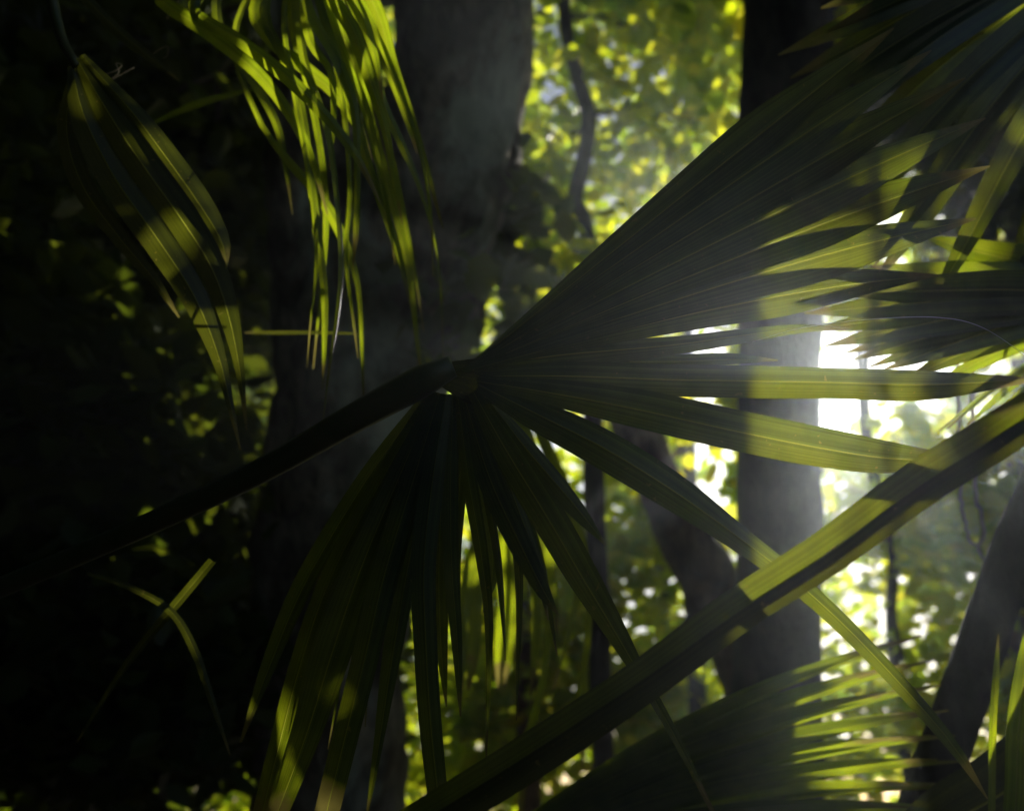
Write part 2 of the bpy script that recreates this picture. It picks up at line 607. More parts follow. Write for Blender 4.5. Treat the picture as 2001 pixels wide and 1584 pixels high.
# further leafy trees
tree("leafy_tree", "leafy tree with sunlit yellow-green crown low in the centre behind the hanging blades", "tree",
     [(1010, 380, 9.0, 0.07), (1020, 800, 9.0, 0.10), (1030, 1300, 9.0, 0.12)], "bark_brown",
     [(1010, 520, 9.4, 120, 190, 0.9, 41, 20), (1030, 1120, 9.6, 220, 180, 0.9, 59, 20), (1150, 1400, 9.3, 260, 190, 0.9, 78, 20), (900, 1420, 9.6, 170, 200, 0.9, 42, 20)],
     seed=8, spread=0.29, size=0.15)
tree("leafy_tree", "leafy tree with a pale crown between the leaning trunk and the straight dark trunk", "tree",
     [(1270, 700, 10.0, 0.06), (1290, 1000, 10.0, 0.08), (1300, 1400, 10.0, 0.10)], "bark_dark",
     [(1250, 1080, 10.0, 170, 180, 0.9, 48, 20), (1330, 1340, 10.2, 170, 170, 0.9, 41, 20), (1230, 860, 10.0, 130, 130, 0.8, 17, 20)],
     seed=9, spread=0.29, size=0.15)
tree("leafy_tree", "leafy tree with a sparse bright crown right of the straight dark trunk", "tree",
     [(1700, 560, 9.0, 0.035), (1690, 760, 9.0, 0.045), (1705, 920, 9.0, 0.05), (1745, 1080, 9.0, 0.055), (1742, 1230, 9.0, 0.06), (1775, 1500, 9.0, 0.07)],
     "bark_dark",
     [(1810, 870, 9.2, 80, 120, 0.7, 16, 18), (1690, 905, 13.5, 85, 42, 0.5, 11, 14), (1690, 1010, 9.2, 90, 40, 0.6, 3, 18), (1800, 1080, 9.3, 190, 140, 0.9, 40, 20), (1700, 1420, 9.3, 220, 190, 0.9, 40, 20)],
     seed=10, spread=0.29, size=0.15, avoid_gap=False, limb_r=0.03)
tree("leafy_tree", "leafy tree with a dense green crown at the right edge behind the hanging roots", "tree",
     [(1990, 700, 7.5, 0.06), (1985, 1000, 7.5, 0.08), (1990, 1500, 7.5, 0.10)], "bark_brown",
     [(1930, 1010, 7.6, 130, 160, 0.8, 26, 20), (1940, 1340, 7.8, 150, 200, 0.9, 23, 20), (2050, 760, 7.6, 140, 160, 0.8, 20, 20)],
     seed=11, spread=0.29, size=0.15)
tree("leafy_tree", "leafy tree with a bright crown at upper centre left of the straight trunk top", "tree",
     [(1380, -150, 9.5, 0.05), (1350, 300, 9.5, 0.07), (1340, 800, 9.5, 0.09)], "bark_dark",
     [(1390, 60, 9.6, 90, 130, 0.7, 30, 20), (1300, -40, 9.8, 220, 120, 0.9, 21, 20), (1250, 330, 9.8, 170, 140, 0.9, 21, 20)],
     seed=12, spread=0.29, avoid_gap=False)
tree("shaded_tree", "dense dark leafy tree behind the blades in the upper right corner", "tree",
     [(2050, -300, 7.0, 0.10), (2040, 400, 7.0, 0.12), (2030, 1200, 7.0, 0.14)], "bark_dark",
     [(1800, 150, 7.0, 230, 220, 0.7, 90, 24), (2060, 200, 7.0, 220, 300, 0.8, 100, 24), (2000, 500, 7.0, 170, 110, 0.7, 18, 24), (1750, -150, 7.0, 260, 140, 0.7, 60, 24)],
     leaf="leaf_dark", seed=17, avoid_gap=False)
tree("leafy_tree", "added leafy tree mostly hidden behind the straight dark trunk, shading the fronds", "tree",  # invented tree, its clumps placed to shade the fronds in front
     [(1500, 300, 8.5, 0.10), (1505, 800, 8.5, 0.11), (1510, 1300, 8.5, 0.13)], "bark_dark",
     [(1478, 752, 8.5, 54, 50, 0.6, 40, 24), (1490, 1000, 8.5, 60, 150, 0.5, 12, 20), (1655, 590, 8.5, 60, 62, 0.6, 8, 24), (1410, 625, 8.5, 70, 85, 0.4, 6, 8),
      (1770, 560, 8.6, 130, 95, 0.7, 12, 24), (1600, 470, 8.6, 110, 80, 0.7, 12, 24)],
     seed=16, avoid_gap=False, spread=0.11)
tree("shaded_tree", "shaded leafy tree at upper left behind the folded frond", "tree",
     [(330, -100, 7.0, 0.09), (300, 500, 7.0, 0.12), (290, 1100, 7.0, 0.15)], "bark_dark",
     [(640, 420, 8.0, 170, 360, 0.8, 100, 22), (380, 260, 7.0, 220, 220, 0.9, 90, 22), (200, 480, 7.0, 260, 230, 0.9, 100, 22), (420, 560, 6.8, 130, 220, 0.8, 60, 22), (100, 150, 7.0, 200, 250, 0.9, 90, 22)],  # first clump added out of sight behind the mossy trunk to block sun
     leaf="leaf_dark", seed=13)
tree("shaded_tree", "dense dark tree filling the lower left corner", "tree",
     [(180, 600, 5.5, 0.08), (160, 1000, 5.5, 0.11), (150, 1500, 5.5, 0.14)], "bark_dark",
     [(150, 900, 5.2, 330, 260, 0.8, 150, 22), (200, 1300, 5.0, 350, 260, 0.8, 150, 22), (560, 1200, 6.4, 220, 330, 0.6, 120, 22), (-60, 500, 5.0, 200, 400, 0.8, 110, 22)],  # clumps packed dense so sky and sun stay off the left side
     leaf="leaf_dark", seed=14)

# ------------------------------------------------------------------ far wood and the canopy all round
r = np.random.default_rng(21)
n = 5200
px = r.uniform(-300, 2300, n)
py = r.uniform(-300, 1750, n)
dd = r.uniform(11.0, 14.5, n)
dens = np.where(px < 620, 1.0, np.where(px < 900, 0.5, 0.09))
dens = np.where((px > 1600) & (py > 760), 0.06, dens)
dens = dens * (0.04 + 0.96 * opening(px, py))
keep = r.random(n) < dens
cen = P_arr(px[keep], py[keep], dd[keep])
cen = cen[cen[:, 2] > 0.1]
pos = clustered(cen, 26, 0.33, 22)
v, q = leaf_cloud(pos, r.uniform(0.11, 0.19, len(pos)), seed=23)
far = link("distant_foliage", mesh_fast(v, q), M["leaf"])
tag(far, "distant mass of green leaves closing off the wood behind all the trunks", "foliage", None, "stuff")

# leaves of the wood overhead, at the sides and behind the place where the photograph was taken
n = 9000
u = r.normal(size=(n, 3))
u /= np.linalg.norm(u, axis=1)[:, None]
u = u[u[:, 2] > -0.12]
rad = r.uniform(6.5, 9.5, len(u))
hole = np.array([0.78, -0.30, 0.55]) / np.linalg.norm([0.78, -0.30, 0.55])  # unseen gap added so sky light fills the fronds from the front right
rad = rad[u @ hole < math.cos(math.radians(42))]
u = u[u @ hole < math.cos(math.radians(42))]
pts = CAM + u * rad[:, None]
sx, sy, sd = screen_of(pts)
infront = (sd > 0.5) & (sx > -420) & (sx < 2420) & (sy > -420) & (sy < 1900)
pts = pts[~infront]
pts = pts[pts[:, 2] > 0.2]
pos = clustered(pts, 11, 0.42, 24)
v, q = leaf_cloud(pos, r.uniform(0.30, 0.5, len(pos)), seed=25)
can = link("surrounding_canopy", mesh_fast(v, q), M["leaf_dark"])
tag(can, "leaf canopy of the wood overhead and around the viewpoint with a gap added for sky light", "foliage", None, "stuff")


# ------------------------------------------------------------------ palm fronds and blades
VIEW_UP = UP


RIB = 0.03


def blade_mesh(path, widths, twist=0.0, fold=0.25, n=26, roll=0.0, slot=True):
    """path: 3-D points; widths: half widths along it (metres); twist turns the blade about its length.
    With a slot the middle strip is left open for the midrib that fills it."""
    c = smooth_curve([np.append(p, w) for p, w in zip(path, widths)], n)
    pts, hw = c[:, :3], np.maximum(c[:, 3], 0.0004)
    tang = np.gradient(pts, axis=0)
    tang /= np.linalg.norm(tang, axis=1)[:, None] + 1e-9
    xs = [-1, -0.55, -RIB, RIB, 0.55, 1] if slot else [-1, -0.5, 0, 0.5, 1]
    na = len(xs)
    verts, uvs, rv = [], [], []
    for i in range(n):
        view = pts[i] - CAM
        view /= np.linalg.norm(view)
        s = np.cross(tang[i], view)
        ln = np.linalg.norm(s)
        s = s / ln if ln > 1e-6 else RIGHT
        nn = np.cross(s, tang[i])
        a = twist + roll * i / (n - 1)
        side = s * math.cos(a) + nn * math.sin(a)
        nrm = -s * math.sin(a) + nn * math.cos(a)
        for x in xs:
            verts.append(pts[i] + side * hw[i] * x + nrm * hw[i] * fold * (abs(x) - 0.35))
            uvs.append((0.5 + 0.5 * x, i / (n - 1)))
        for x, lift in ((-RIB * 1.15, 0.0), (0.0, 0.05), (RIB * 1.15, 0.0)):
            rv.append(pts[i] + side * hw[i] * x + nrm * hw[i] * (fold * (abs(x) - 0.35) - lift))
    faces, rf = [], []
    for i in range(n - 1):
        for k in range(na - 1):
            if slot and k == 2:
                continue
            a = i * na + k
            faces.append((a, a + 1, a + na + 1, a + na))
        for k in range(2):
            a = i * 3 + k
            rf.append((a, a + 1, a + 4, a + 3))
    return verts, faces, uvs, rv, rf


def px_path(poly, d0, d1, bow=0.0):
    poly = np.asarray(poly, float)
    seg = np.concatenate([[0], np.cumsum(np.linalg.norm(np.diff(poly, axis=0), axis=1))])
    t = seg / seg[-1]
    return [P(a, b, d0 + (d1 - d0) * k + bow * math.sin(math.pi * k)) for (a, b), k in zip(poly, t)], t


def add_blade(thing, poly, wpx, d0, d1, mat, name="leaf_segment", twist=0.0, fold=0.25, rib=True, bow=0.0, roll=0.0, n=26, taper=None):
    """poly in photograph pixels, wpx = full widths in pixels at the same points"""
    path, t = px_path(poly, d0, d1, bow)
    hw = []
    for (p, w) in zip(path, wpx):
        d = (p - CAM) @ FWD
        hw.append(0.5 * w / F * d / max(math.cos(twist), 0.35))
    v, f, uv, rv, rfc = blade_mesh(path, hw, twist, fold, n, roll, rib)
    o = link(name, mesh_from(v, f, uv), M[mat])
    adopt(o, thing)
    if rib:
        m = link("midrib", mesh_from(rv, rfc), M["rib"])
        m.parent = o
        m.location = (0, 0, 0)
    return o


def frond(name, label, base):
    t = empty(name, base)
    tag(t, label, "palm frond")
    return t


def tube_part(thing, name, pts, radii, mat, sides=10, n=24, rough=0.0):
    c = smooth_curve([np.append(p, r_) for p, r_ in zip(pts, radii)], n)
    v, f = tube(c[:, :3], c[:, 3], sides, rough, 3)
    return adopt(link(name, mesh_from(v, f), M[mat]), thing)


# ---- main fan frond, centre
mf = frond("fan_palm_frond", "large dark fan palm frond in the centre spreading from its hub to the right", P(-250, 1250, 1.9))
tube_part(mf, "petiole", [P(-250, 1250, 1.9), P(150, 1085, 1.75), P(480, 935, 1.66), (P(700, 812, 1.6)), P(830, 742, 1.58), P(885, 716, 1.57)],
          [0.020, 0.021, 0.023, 0.027, 0.029, 0.020], "petiole")
hub = [(868, 720), (885, 712), (930, 706), (960, 735), (985, 760)]
add_blade(mf, [(850, 735), (880, 735), (930, 745), (980, 752)], [30, 60, 90, 70], 1.575, 1.56, "palm_dimmed", "hub", 0.1, 0.2, rib=False)
# joined upper part of the fan: neighbouring pleats that overlap edge to edge
H = (905, 726)
ups = [  # angle, length, end bend, width in the middle
    (38.8, 1080, 6, 88), (35.2, 1120, 18, 88), (31.4, 1150, 26, 92), (27.4, 1150, 34, 96), (23.2, 1120, 40, 96), (19.0, 1060, 46, 94), (15.0, 960, 60, 84)]
for i, (an, ln, bend, w) in enumerate(ups):
    a = math.radians(an)
    poly = []
    for k in (0.0, 0.12, 0.3, 0.5, 0.68, 0.84, 1.0):
        x = H[0] + ln * k * math.cos(a)
        y = H[1] - ln * k * math.sin(a) + bend * k ** 3
        poly.append((x, y))
    ww = [8, 0.22 * w, 0.5 * w, 0.8 * w, w, w * 0.62, 3]
    add_blade(mf, poly, ww, 1.565 - 0.004 * i, 1.50 + 0.02 * i, "palm", twist=(0.28 if i % 2 else -0.28), fold=0.12, bow=-0.04)
# free segments to the right and below
free = [
    ([(925, 716), (1100, 694), (1200, 685), (1320, 674), (1450, 656), (1560, 642), (1660, 640)], [20, 64, 48, 36, 28, 18, 3], 1.56, 1.62, 0.3),
    ([(930, 735), (1100, 735), (1300, 742), (1480, 745), (1640, 748), (1810, 752), (2010, 742)], [24, 58, 62, 64, 60, 58, 12], 1.56, 1.50, 0.2),
    ([(935, 745), (1080, 768), (1250, 800), (1440, 842), (1600, 874), (1740, 895), (1900, 900)], [24, 52, 76, 80, 78, 62, 10], 1.555, 1.47, -0.2),
    ([(935, 752), (1040, 805), (1180, 876), (1320, 962), (1440, 1048), (1560, 1140), (1690, 1262), (1850, 1440), (1930, 1560)], [26, 60, 76, 72, 50, 40, 34, 26, 3], 1.555, 1.56, 0.25),
    ([(925, 765), (990, 880), (1070, 1010), (1140, 1130), (1200, 1230), (1255, 1325), (1320, 1440), (1400, 1600)], [26, 60, 68, 62, 44, 26, 18, 8], 1.56, 1.60, -0.25),
    ([(945, 770), (1030, 880), (1120, 985), (1185, 1065)], [18, 44, 36, 4], 1.60, 1.75, 0.5),
    ([(970, 770), (1090, 815), (1200, 865), (1310, 918)], [14, 40, 30, 3], 1.59, 1.70, 0.6),
    ([(1060, 690), (1180, 704), (1320, 706), (1430, 702), (1520, 704)], [10, 24, 26, 22, 3], 1.60, 1.70, -0.5),
    ([(905, 770), (955, 930), (1010, 1050), (1060, 1150), (1090, 1200)], [22, 46, 46, 30, 3], 1.58, 1.66, 0.2),
    ([(895, 770), (915, 930), (940, 1080), (955, 1230), (950, 1480)], [20, 30, 26, 16, 3], 1.58, 1.64, -0.4),
    ([(885, 770), (880, 930), (882, 1100), (893, 1250), (900, 1400)], [20, 34, 28, 22, 3], 1.58, 1.64, 0.3),
    ([(872, 770), (846, 930), (828, 1100), (832, 1260), (842, 1420), (862, 1610)], [22, 46, 50, 46, 44, 38], 1.57, 1.52, 0.15),
    ([(860, 768), (810, 930), (752, 1120), (712, 1290), (672, 1450), (630, 1620)], [22, 50, 56, 52, 50, 48], 1.57, 1.55, -0.1),
    ([(852, 766), (780, 930), (705, 1110), (650, 1270), (600, 1430), (530, 1620)], [20, 44, 66, 78, 60, 40], 1.58, 1.60, 0.2),
    ([(868, 770), (830, 940), (792, 1130), (765, 1290), (742, 1440), (716, 1600)], [20, 40, 44, 36, 20, 4], 1.585, 1.64, 0.4),
    ([(880, 772), (865, 950), (858, 1120), (862, 1260), (872, 1380)], [18, 36, 34, 24, 3], 1.59, 1.7, -0.5),
    ([(842, 762), (720, 930), (600, 1130), (530, 1290), (470, 1450)], [16, 34, 40, 30, 4], 1.6, 1.72, 0.45),
    ([(846, 764), (750, 930), (650, 1120), (590, 1290), (540, 1480), (500, 1640)], [18, 36, 44, 46, 44, 40], 1.59, 1.66, -0.35),
]
rt = random.Random(5)
for i in range(13):
    ex = 600 + 42 * i + rt.uniform(-18, 18)
    ey = rt.uniform(1180, 1480)
    hx_ = 850 + 8 * i
    sway = rt.uniform(-30, 30)
    free.append(([(hx_, 772), (hx_ + (ex - hx_) * 0.35 + sway * 0.5, 940), (hx_ + (ex - hx_) * 0.72 + sway, 1100), (ex, ey)],
                 [12, rt.uniform(16, 30), rt.uniform(14, 26), 2], 1.60, rt.uniform(1.66, 1.85), rt.uniform(-0.7, 0.7)))
for poly, ww, d0, d1, tw in free:
    add_blade(mf, poly, ww, d0, d1, "palm", twist=tw, fold=0.22, bow=-0.02)

# ---- folded strap leaf crossing the lower right
st = empty("strap_leaf", P(780, 1660, 1.30))
tag(st, "long folded strap leaf crossing diagonally from bottom centre to the right edge", "leaf")
poly = [(760, 1646), (1000, 1500), (1250, 1334), (1440, 1196), (1620, 1080), (1800, 948), (1960, 848), (2120, 740)]
up_ = [(a - 11, b - 17) for a, b in poly]
lo_ = [(a + 13, b + 18) for a, b in poly]
add_blade(st, up_, [44, 50, 45, 52, 54, 61, 58, 50], 1.30, 1.16, "palm", "upper_blade", twist=0.35, fold=0.1, rib=False)
add_blade(st, lo_, [44, 48, 44, 38, 38, 42, 42, 40], 1.285, 1.145, "palm_dimmed", "lower_blade", twist=-0.55, fold=0.1, rib=False)  # darker material than the upper blade, putting the fold's shade into colour
tube_part(st, "midrib", [P(a + 2, b + 2, 1.31 - 0.14 * k / 7) for k, (a, b) in enumerate(poly)], [0.008] * 7 + [0.006], "petiole", 8)

# ---- drooping frond, top centre-left
df = frond("drooping_palm_frond", "drooping palm frond with hanging sunlit blades in front of the mossy trunk", P(560, -380, 2.3))
tube_part(df, "petiole", [P(420, -700, 2.35), P(480, -380, 2.3), P(540, -190, 2.25), P(575, -130, 2.25)], [0.02, 0.018, 0.016, 0.012], "petiole")
droop = [
    ([(560, -140), (420, -40), (380, 20), (470, 80), (560, 150), (640, 230), (700, 310), (745, 400)], [10, 24, 34, 40, 44, 36, 26, 3]),
    ([(570, -140), (520, 20), (560, 120), (590, 220), (605, 330), (620, 450), (634, 570), (634, 680), (630, 760)], [10, 26, 30, 26, 24, 24, 20, 12, 3]),
    ([(575, -140), (570, 40), (600, 160), (625, 290), (636, 400), (634, 500), (622, 620), (612, 720)], [10, 26, 22, 20, 20, 14, 8, 3]),
    ([(580, -140), (600, 60), (645, 140), (652, 230), (644, 330)], [10, 26, 18, 16, 3]),
    ([(560, -135), (460, 60), (500, 220), (560, 310), (630, 390), (672, 470), (700, 560), (708, 700), (711, 800)], [10, 18, 14, 22, 30, 26, 14, 8, 3]),
    ([(585, -140), (640, 60), (690, 200), (698, 330), (696, 450), (690, 520)], [10, 28, 26, 20, 18, 3]),
    ([(590, -140), (660, 40), (700, 150), (735, 280), (765, 390), (792, 490), (806, 590), (818, 690), (825, 742)], [10, 30, 30, 28, 26, 22, 16, 10, 3]),
    ([(595, -140), (690, 0), (730, 100), (748, 195)], [10, 34, 22, 3]),
    ([(600, -140), (700, 20), (745, 190), (785, 280), (822, 370), (850, 470), (862, 570), (866, 700)], [10, 40, 32, 28, 16, 8, 6, 2]),
    ([(602, -140), (720, -10), (770, 130), (805, 225), (832, 320), (852, 400), (866, 447)], [10, 40, 26, 14, 14, 12, 2]),
    ([(588, -140), (640, 30), (680, 180), (716, 310), (750, 410), (780, 500), (802, 600)], [10, 30, 28, 28, 26, 20, 2]),
    ([(578, -140), (590, 90), (640, 250), (660, 400), (668, 520), (660, 620), (644, 720), (630, 835)], [10, 26, 24, 18, 22, 18, 12, 2]),
    ([(600, -140), (660, 80), (712, 210), (738, 320), (760, 430), (772, 520)], [10, 34, 30, 22, 16, 2]),
    ([(605, -140), (720, 40), (765, 140), (795, 230), (815, 300)], [10, 50, 40, 22, 2]),
    ([(600, -140), (600, 0), (655, 110), (690, 200), (715, 270)], [10, 34, 34, 28, 3]),
    ([(590, -140), (500, 0), (520, 70), (590, 130), (650, 180), (700, 250), (730, 330)], [10, 30, 40, 44, 38, 30, 3]),
]
droop += [
    ([(560, -140), (400, -60), (310, -10), (400, 60), (500, 140), (570, 230), (612, 320), (640, 420)], [10, 30, 38, 40, 36, 30, 20, 3]),
    ([(565, -140), (440, -40), (430, 60), (490, 150), (540, 240), (560, 330), (572, 420)], [10, 26, 30, 28, 24, 16, 2]),
    ([(590, -140), (640, -20), (690, 60), (720, 150), (752, 250), (772, 360), (786, 440)], [10, 40, 44, 36, 26, 16, 2]),
    ([(600, -140), (690, 60), (735, 200), (770, 330), (795, 450), (815, 560), (828, 650)], [8, 20, 18, 16, 12, 8, 2]),
    ([(575, -140), (555, 40), (575, 180), (596, 300), (612, 400), (618, 520), (606, 640), (600, 720)], [8, 18, 16, 14, 14, 10, 6, 2]),
    ([(590, -140), (650, 90), (675, 240), (684, 380), (676, 500), (690, 620), (700, 700)], [8, 18, 16, 14, 12, 8, 2]),
    ([(600, -140), (730, 60), (790, 200), (822, 300), (842, 420), (846, 540)], [8, 20, 16, 10, 8, 2]),
]
for i, (poly, ww) in enumerate(droop):
    ww = [max(2.0, w * 0.66) for w in ww]
    add_blade(df, poly, ww, 2.25, 2.0 + 0.035 * ((i * 5) % 11), "palm_thin", twist=0.5 * math.sin(i * 1.9), fold=0.3, roll=0.5 * math.cos(i * 2.3), bow=-0.12, n=30)

# ---- side-folded frond, far left
lf = frond("folded_palm_frond", "dim folded palm frond hanging at the left edge with narrow dark ribs", P(60, -250, 2.0))
tube_part(lf, "petiole", [P(0, -500, 2.1), P(60, -250, 2.0), P(110, 40, 1.95), P(150, 130, 1.9)], [0.016, 0.014, 0.012, 0.009], "petiole")
for i, (poly, ww) in enumerate([
    ([(140, 130), (165, 230), (225, 350), (310, 470), (380, 580), (425, 690), (450, 790), (470, 880)], [14, 52, 62, 60, 50, 30, 14, 3]),
    ([(150, 115), (215, 225), (285, 330), (360, 435), (415, 525), (448, 620), (468, 720), (482, 840)], [14, 56, 66, 66, 54, 38, 18, 3]),
    ([(160, 108), (262, 225), (330, 315), (390, 400), (432, 470), (444, 520)], [12, 44, 54, 54, 34, 3]),
    ([(150, 120), (130, 250), (160, 360), (230, 460), (300, 545), (350, 620)], [12, 34, 40, 34, 20, 3])]):
    add_blade(lf, poly, ww, 1.9, 1.86 + 0.03 * i, "palm_dimmed", twist=0.15 * (-1) ** i, fold=0.3)  # dimmed material carries the left-side shade

# ---- upper right frond, blades streaming down to the left
uf = frond("upper_palm_frond", "hazy palm frond whose blades stream in from the upper right corner", P(2420, -260, 2.4))
tube_part(uf, "petiole", [P(2900, -420, 2.6), P(2600, -330, 2.45), P(2420, -260, 2.4), P(2330, -215, 2.36)], [0.02, 0.02, 0.018, 0.012], "petiole")
for i in range(19):
    k = i / 18
    ex, ey = 1700 - 250 * math.sin(k * 3.0) + 90 * ((i * 7) % 5) / 4 + 260 * k ** 3, -120 + 820 * k
    hx, hy = 2330, -215
    poly = [(hx, hy), (hx + (ex - hx) * 0.3, hy + (ey - hy) * 0.26), (hx + (ex - hx) * 0.62, hy + (ey - hy) * 0.56), (hx + (ex - hx) * 0.85, hy + (ey - hy) * 0.83), (ex, ey)]
    add_blade(uf, poly, [10, 46, 60, 38, 3], 2.36, 2.15 + 0.02 * (i % 4), "palm", twist=0.45 * (-1) ** i, fold=0.25, bow=-0.1)

# ---- frond coming in level from the right edge
rf = frond("level_palm_frond", "dark palm frond reaching in level from the right edge beside the low sun", P(2500, 600, 2.1))
tube_part(rf, "petiole", [P(2900, 700, 2.3), P(2600, 640, 2.15), P(2420, 600, 2.1), P(2330, 590, 2.08)], [0.018, 0.018, 0.016, 0.01], "petiole")
for i, (ex, ey, w) in enumerate([(1620, 570, 62), (1572, 612, 62), (1584, 646, 60), (1612, 676, 58), (1668, 702, 56), (1724, 724, 54), (1650, 690, 54), (1700, 716, 50), (1760, 745, 50), (1800, 770, 36), (1890, 830, 22), (1915, 845, 16), (1850, 838, 10), (1700, 520, 60), (1800, 460, 60), (1835, 842, 8), (1930, 900, 30)]):
    hx, hy = 2330, 590
    mx_ = (hx + ex) / 2
    poly = [(hx, hy), (hx + (ex - hx) * 0.3, hy + (ey - hy) * 0.12 - 14), (mx_, hy + (ey - hy) * 0.35 - 18), (hx + (ex - hx) * 0.78, hy + (ey - hy) * 0.68 - 8), (ex, ey)]
    add_blade(rf, poly, [10, w * 0.9, w * 1.15, w * 0.8, 3], 2.08, 1.92 + 0.02 * i, "palm" if i < 9 else "palm_thin", twist=0.35 * (-1) ** i, fold=0.22)

# ---- lower right fan frond
bf = frond("lower_palm_frond", "fan palm frond at the bottom right with dark base and sunlit yellow tips", P(760, 1800, 2.5))
tube_part(bf, "petiole", [P(300, 2150, 2.7), P(600, 1920, 2.55), P(760, 1800, 2.5), P(840, 1740, 2.48)], [0.02, 0.02, 0.018, 0.012], "petiole")
for i in range(38):
    k = i / 37
    an = math.radians(31 - 33 * k)
    ln = 1060 + 60 * math.sin(i * 2.1) - 60 * k
    hx, hy = 840, 1740
    poly = [(hx + ln * q_ * math.cos(an), hy - ln * q_ * math.sin(an) + 60 * q_ ** 2.6 - 40 * math.sin(q_ * 3.1)) for q_ in (0, 0.22, 0.45, 0.68, 0.86, 1.0)]
    add_blade(bf, poly, [6, 19, 28, 26, 16, 3], 2.48, 2.28 + 0.03 * (i % 5), "palm_thin", twist=0.5 * (-1) ** i, fold=0.25, rib=(i % 2 == 0))

# ---- frond hanging further back below the hub
hf = frond("hanging_palm_frond", "sunlit hanging palm blades seen behind the lower part of the central frond", P(1420, 420, 3.6))
tube_part(hf, "petiole", [P(1420, 420, 3.6), P(1260, 540, 3.4), P(1110, 650, 3.25), P(1000, 720, 3.2)], [0.018, 0.016, 0.014, 0.01], "petiole", 8)
for i, (poly, ww) in enumerate([
    ([(1000, 720), (960, 950), (915, 1130), (905, 1260), (898, 1380)], [8, 22, 24, 20, 3]),
    ([(1000, 720), (985, 950), (985, 1150), (978, 1270), (972, 1345)], [8, 26, 26, 26, 4]),
    ([(1000, 720), (1000, 950), (1005, 1150), (995, 1270), (985, 1340)], [8, 20, 22, 20, 4]),
    ([(1000, 720), (1030, 950), (1046, 1150), (1046, 1250), (1036, 1360)], [8, 20, 20, 18, 3]),
    ([(1000, 720), (1060, 950), (1075, 1120), (1085, 1190), (1088, 1240)], [8, 18, 20, 16, 3]),
    ([(1000, 720), (1090, 950), (1130, 1120), (1115, 1220), (1080, 1350)], [8, 16, 16, 12, 2]),
    ([(1000, 720), (940, 950), (930, 1180), (925, 1280), (915, 1350)], [8, 24, 28, 24, 4]),
    ([(1000, 720), (1110, 960), (1150, 1150), (1140, 1330), (1138, 1500)], [8, 16, 14, 14, 4]),
    ([(1000, 720), (1050, 1020), (1070, 1260), (1030, 1460), (1016, 1600)], [8, 16, 14, 18, 12])]):
    add_blade(hf, poly, ww, 3.2, 3.0 + 0.03 * i, "palm_thin", twist=0.3 * (-1) ** i, fold=0.2, rib=False)


# ------------------------------------------------------------------ single leaves, stems, vines
def single_blade(name, label, poly, ww, d0, d1, mat="palm_thin", twist=0.2, cat="leaf", group=None):
    t = empty(name, P(poly[0][0], poly[0][1], d0))
    tag(t, label, cat, group)
    add_blade(t, poly, ww, d0, d1, mat, "blade", twist=twist, fold=0.25)
    return t


single_blade("strap_leaf", "upright sunlit yellow-green strap leaf at the bottom right edge", [(1960, 1800), (1985, 1570), (1990, 1430), (2005, 1300), (2030, 1150)], [40, 44, 44, 36, 4], 1.9, 1.85)
single_blade("grass_spike", "thin pale pointed blade standing upright near the bottom right corner", [(1935, 1800), (1938, 1560), (1940, 1420), (1946, 1320), (1951, 1238)], [12, 13, 13, 12, 2], 1.9, 1.95, twist=0.1)
single_blade("broad_leaf", "dark broad leaf with a bright edge in the bottom right corner", [(1700, 1720), (1850, 1610), (1960, 1545), (2080, 1460), (2200, 1400)], [60, 120, 130, 130, 60], 2.1, 2.0, "palm_dimmed", -0.4)
single_blade("grass_leaf", "dim curved blade hanging in the dark lower left", [(170, 1120), (260, 1150), (335, 1195), (380, 1270), (415, 1370), (450, 1475)], [6, 12, 14, 16, 12, 2], 1.9, 1.85, "palm_dimmed")
single_blade("grass_leaf", "dim straight blade crossing the curved one in the dark lower left", [(415, 1095), (340, 1185), (260, 1280), (200, 1370), (150, 1450)], [16, 18, 14, 9, 2], 1.9, 2.0, "palm_dimmed")
single_blade("grass_leaf", "thin level blade beside the tips of the drooping frond at left", [(700, 652), (620, 650), (540, 650), (478, 650)], [4, 7, 8, 2], 2.4, 2.3, "palm_dimmed")
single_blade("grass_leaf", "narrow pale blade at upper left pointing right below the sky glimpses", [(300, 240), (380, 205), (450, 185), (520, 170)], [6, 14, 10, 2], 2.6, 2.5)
single_blade("grass_leaf", "dim sloping blade across the top left corner", [(150, -20), (230, 60), (290, 110), (350, 158)], [20, 22, 18, 2], 2.2, 2.2, "palm_dimmed")

dk = empty("leaning_sapling", P(1700, 1900, 2.6))
tag(dk, "dark blurred sapling leaning to the right in the lower right corner", "sapling")
tube_part(dk, "trunk", [P(1690, 1990, 2.6), P(1800, 1600, 2.6), P(1870, 1400, 2.6), P(1940, 1200, 2.6), P(2010, 1010, 2.6), P(2110, 780, 2.6)], [0.075, 0.072, 0.068, 0.066, 0.064, 0.06], "bark_dark", 16, 40, 0.1)


def strand(name, label, cat, pts, r0, r1, mat, wob=0.0, seed=0, n=40):
    rr = random.Random(seed)
    c = smooth_curve([P(*p) for p in pts], n)
    if wob:
        c = c + np.array([[rr.uniform(-wob, wob) for _ in range(3)] for _ in range(n)])
    v, f = tube(c, np.linspace(r0, r1, n), 6)
    o = link(name, mesh_from(v, f), M[mat])
    tag(o, label, cat)
    return o


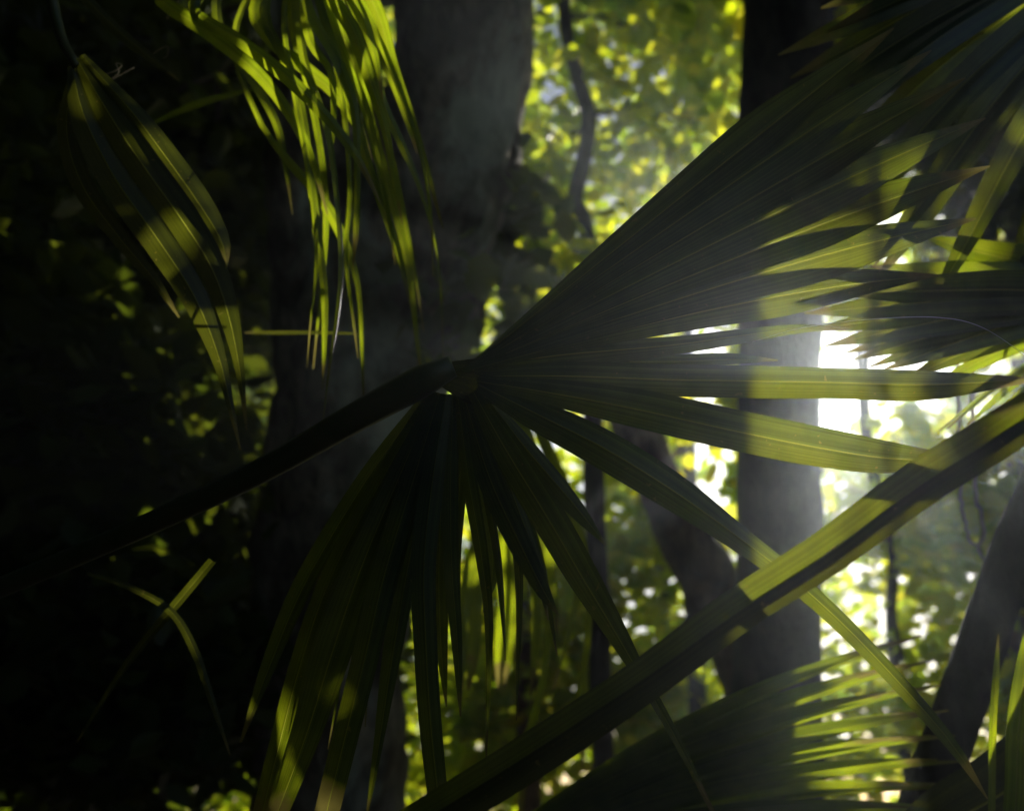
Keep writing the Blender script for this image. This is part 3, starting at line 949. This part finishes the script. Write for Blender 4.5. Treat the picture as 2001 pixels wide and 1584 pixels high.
strand("hanging_vine", "dark thin vine hanging right of the straight trunk", "vine", [(1655, -300, 5.2), (1668, 300, 5.2), (1682, 780, 5.2), (1692, 880, 5.2), (1725, 960, 5.2), (1740, 1060, 5.2), (1744, 1180, 5.2), (1765, 1290, 5.2)], 0.012, 0.012, "bark_dark", 0.004, 1)
strand("bare_twig", "dark bare twig curving across the open sky beside the straight trunk", "twig", [(1595, 850, 5.0), (1640, 815, 5.1), (1662, 780, 5.2), (1672, 700, 5.2), (1690, 640, 5.3)], 0.007, 0.004, "bark_dark", 0.004, 7)
strand("bare_twig", "dark forked twig low across the open sky under the level blades", "twig", [(1598, 930, 5.0), (1640, 880, 5.1), (1668, 862, 5.2), (1700, 872, 5.2), (1730, 850, 5.3), (1770, 860, 5.3)], 0.007, 0.003, "bark_dark", 0.005, 8)
strand("hanging_root", "pale twisted root hanging at the right edge, left of its pair", "root", [(1872, 700, 3.0), (1876, 940, 3.0), (1884, 1010, 3.0), (1896, 1058, 3.0), (1912, 1066, 3.0)], 0.007, 0.005, "root", 0.003, 2)
strand("hanging_root", "pale twisted root hanging at the right edge with a curled end", "root", [(1900, 690, 3.0), (1904, 940, 3.0), (1916, 1000, 3.0), (1922, 1040, 3.0), (1912, 1070, 3.0), (1926, 1100, 3.0), (1930, 1130, 3.0)], 0.008, 0.006, "root", 0.003, 3)
strand("leaf_fibre", "fine pale fibre arching across the dark frond above the sun", "fibre", [(1470, 668, 1.5), (1570, 640, 1.5), (1700, 624, 1.5), (1830, 620, 1.5), (1920, 640, 1.5), (2020, 705, 1.5)], 0.0006, 0.0006, "fibre")
strand("curly_tendril", "curly pale tendril at the top left under the sky glimpses", "tendril", [(300, 105, 2.2), (315, 95, 2.2), (328, 92, 2.2), (326, 110, 2.2), (318, 114, 2.2)], 0.0016, 0.001, "root")
strand("curly_tendril", "curly pale tendril reaching up at the very top left", "tendril", [(350, 0, 2.2), (338, 22, 2.2), (326, 38, 2.2), (330, 20, 2.2), (332, 2, 2.2)], 0.0016, 0.001, "root")
strand("curly_tendril", "dim hooked tendril beside the top of the folded frond", "tendril", [(195, 148, 2.0), (222, 140, 2.0), (238, 128, 2.0), (226, 124, 2.0), (232, 142, 2.0), (210, 160, 2.0), (262, 132, 2.0)], 0.0014, 0.001, "root")

# ------------------------------------------------------------------ haze
hm, hnt, hout = new_mat("humid_air")
pv = hnt.nodes.new("ShaderNodeVolumePrincipled")
pv.inputs["Color"].default_value = (0.80, 0.90, 1.0, 1)
pv.inputs["Density"].default_value = HAZE_DENSITY
pv.inputs["Anisotropy"].default_value = HAZE_G
hnt.links.new(pv.outputs[0], hout.inputs["Volume"])
hx0, hx1, hy0, hy1, hz0, hz1 = -25, 25, -19, 31, -1.2, 13.5
hv = [(x, y, z) for z in (hz0, hz1) for y in (hy0, hy1) for x in (hx0, hx1)]
hfaces = [(0, 2, 3, 1), (4, 5, 7, 6), (0, 1, 5, 4), (2, 6, 7, 3), (0, 4, 6, 2), (1, 3, 7, 5)]
hz = link("haze", mesh_from(hv, hfaces), hm, None, False)
tag(hz, "thin humid haze hanging in the air of the wood", "haze", None, "stuff")
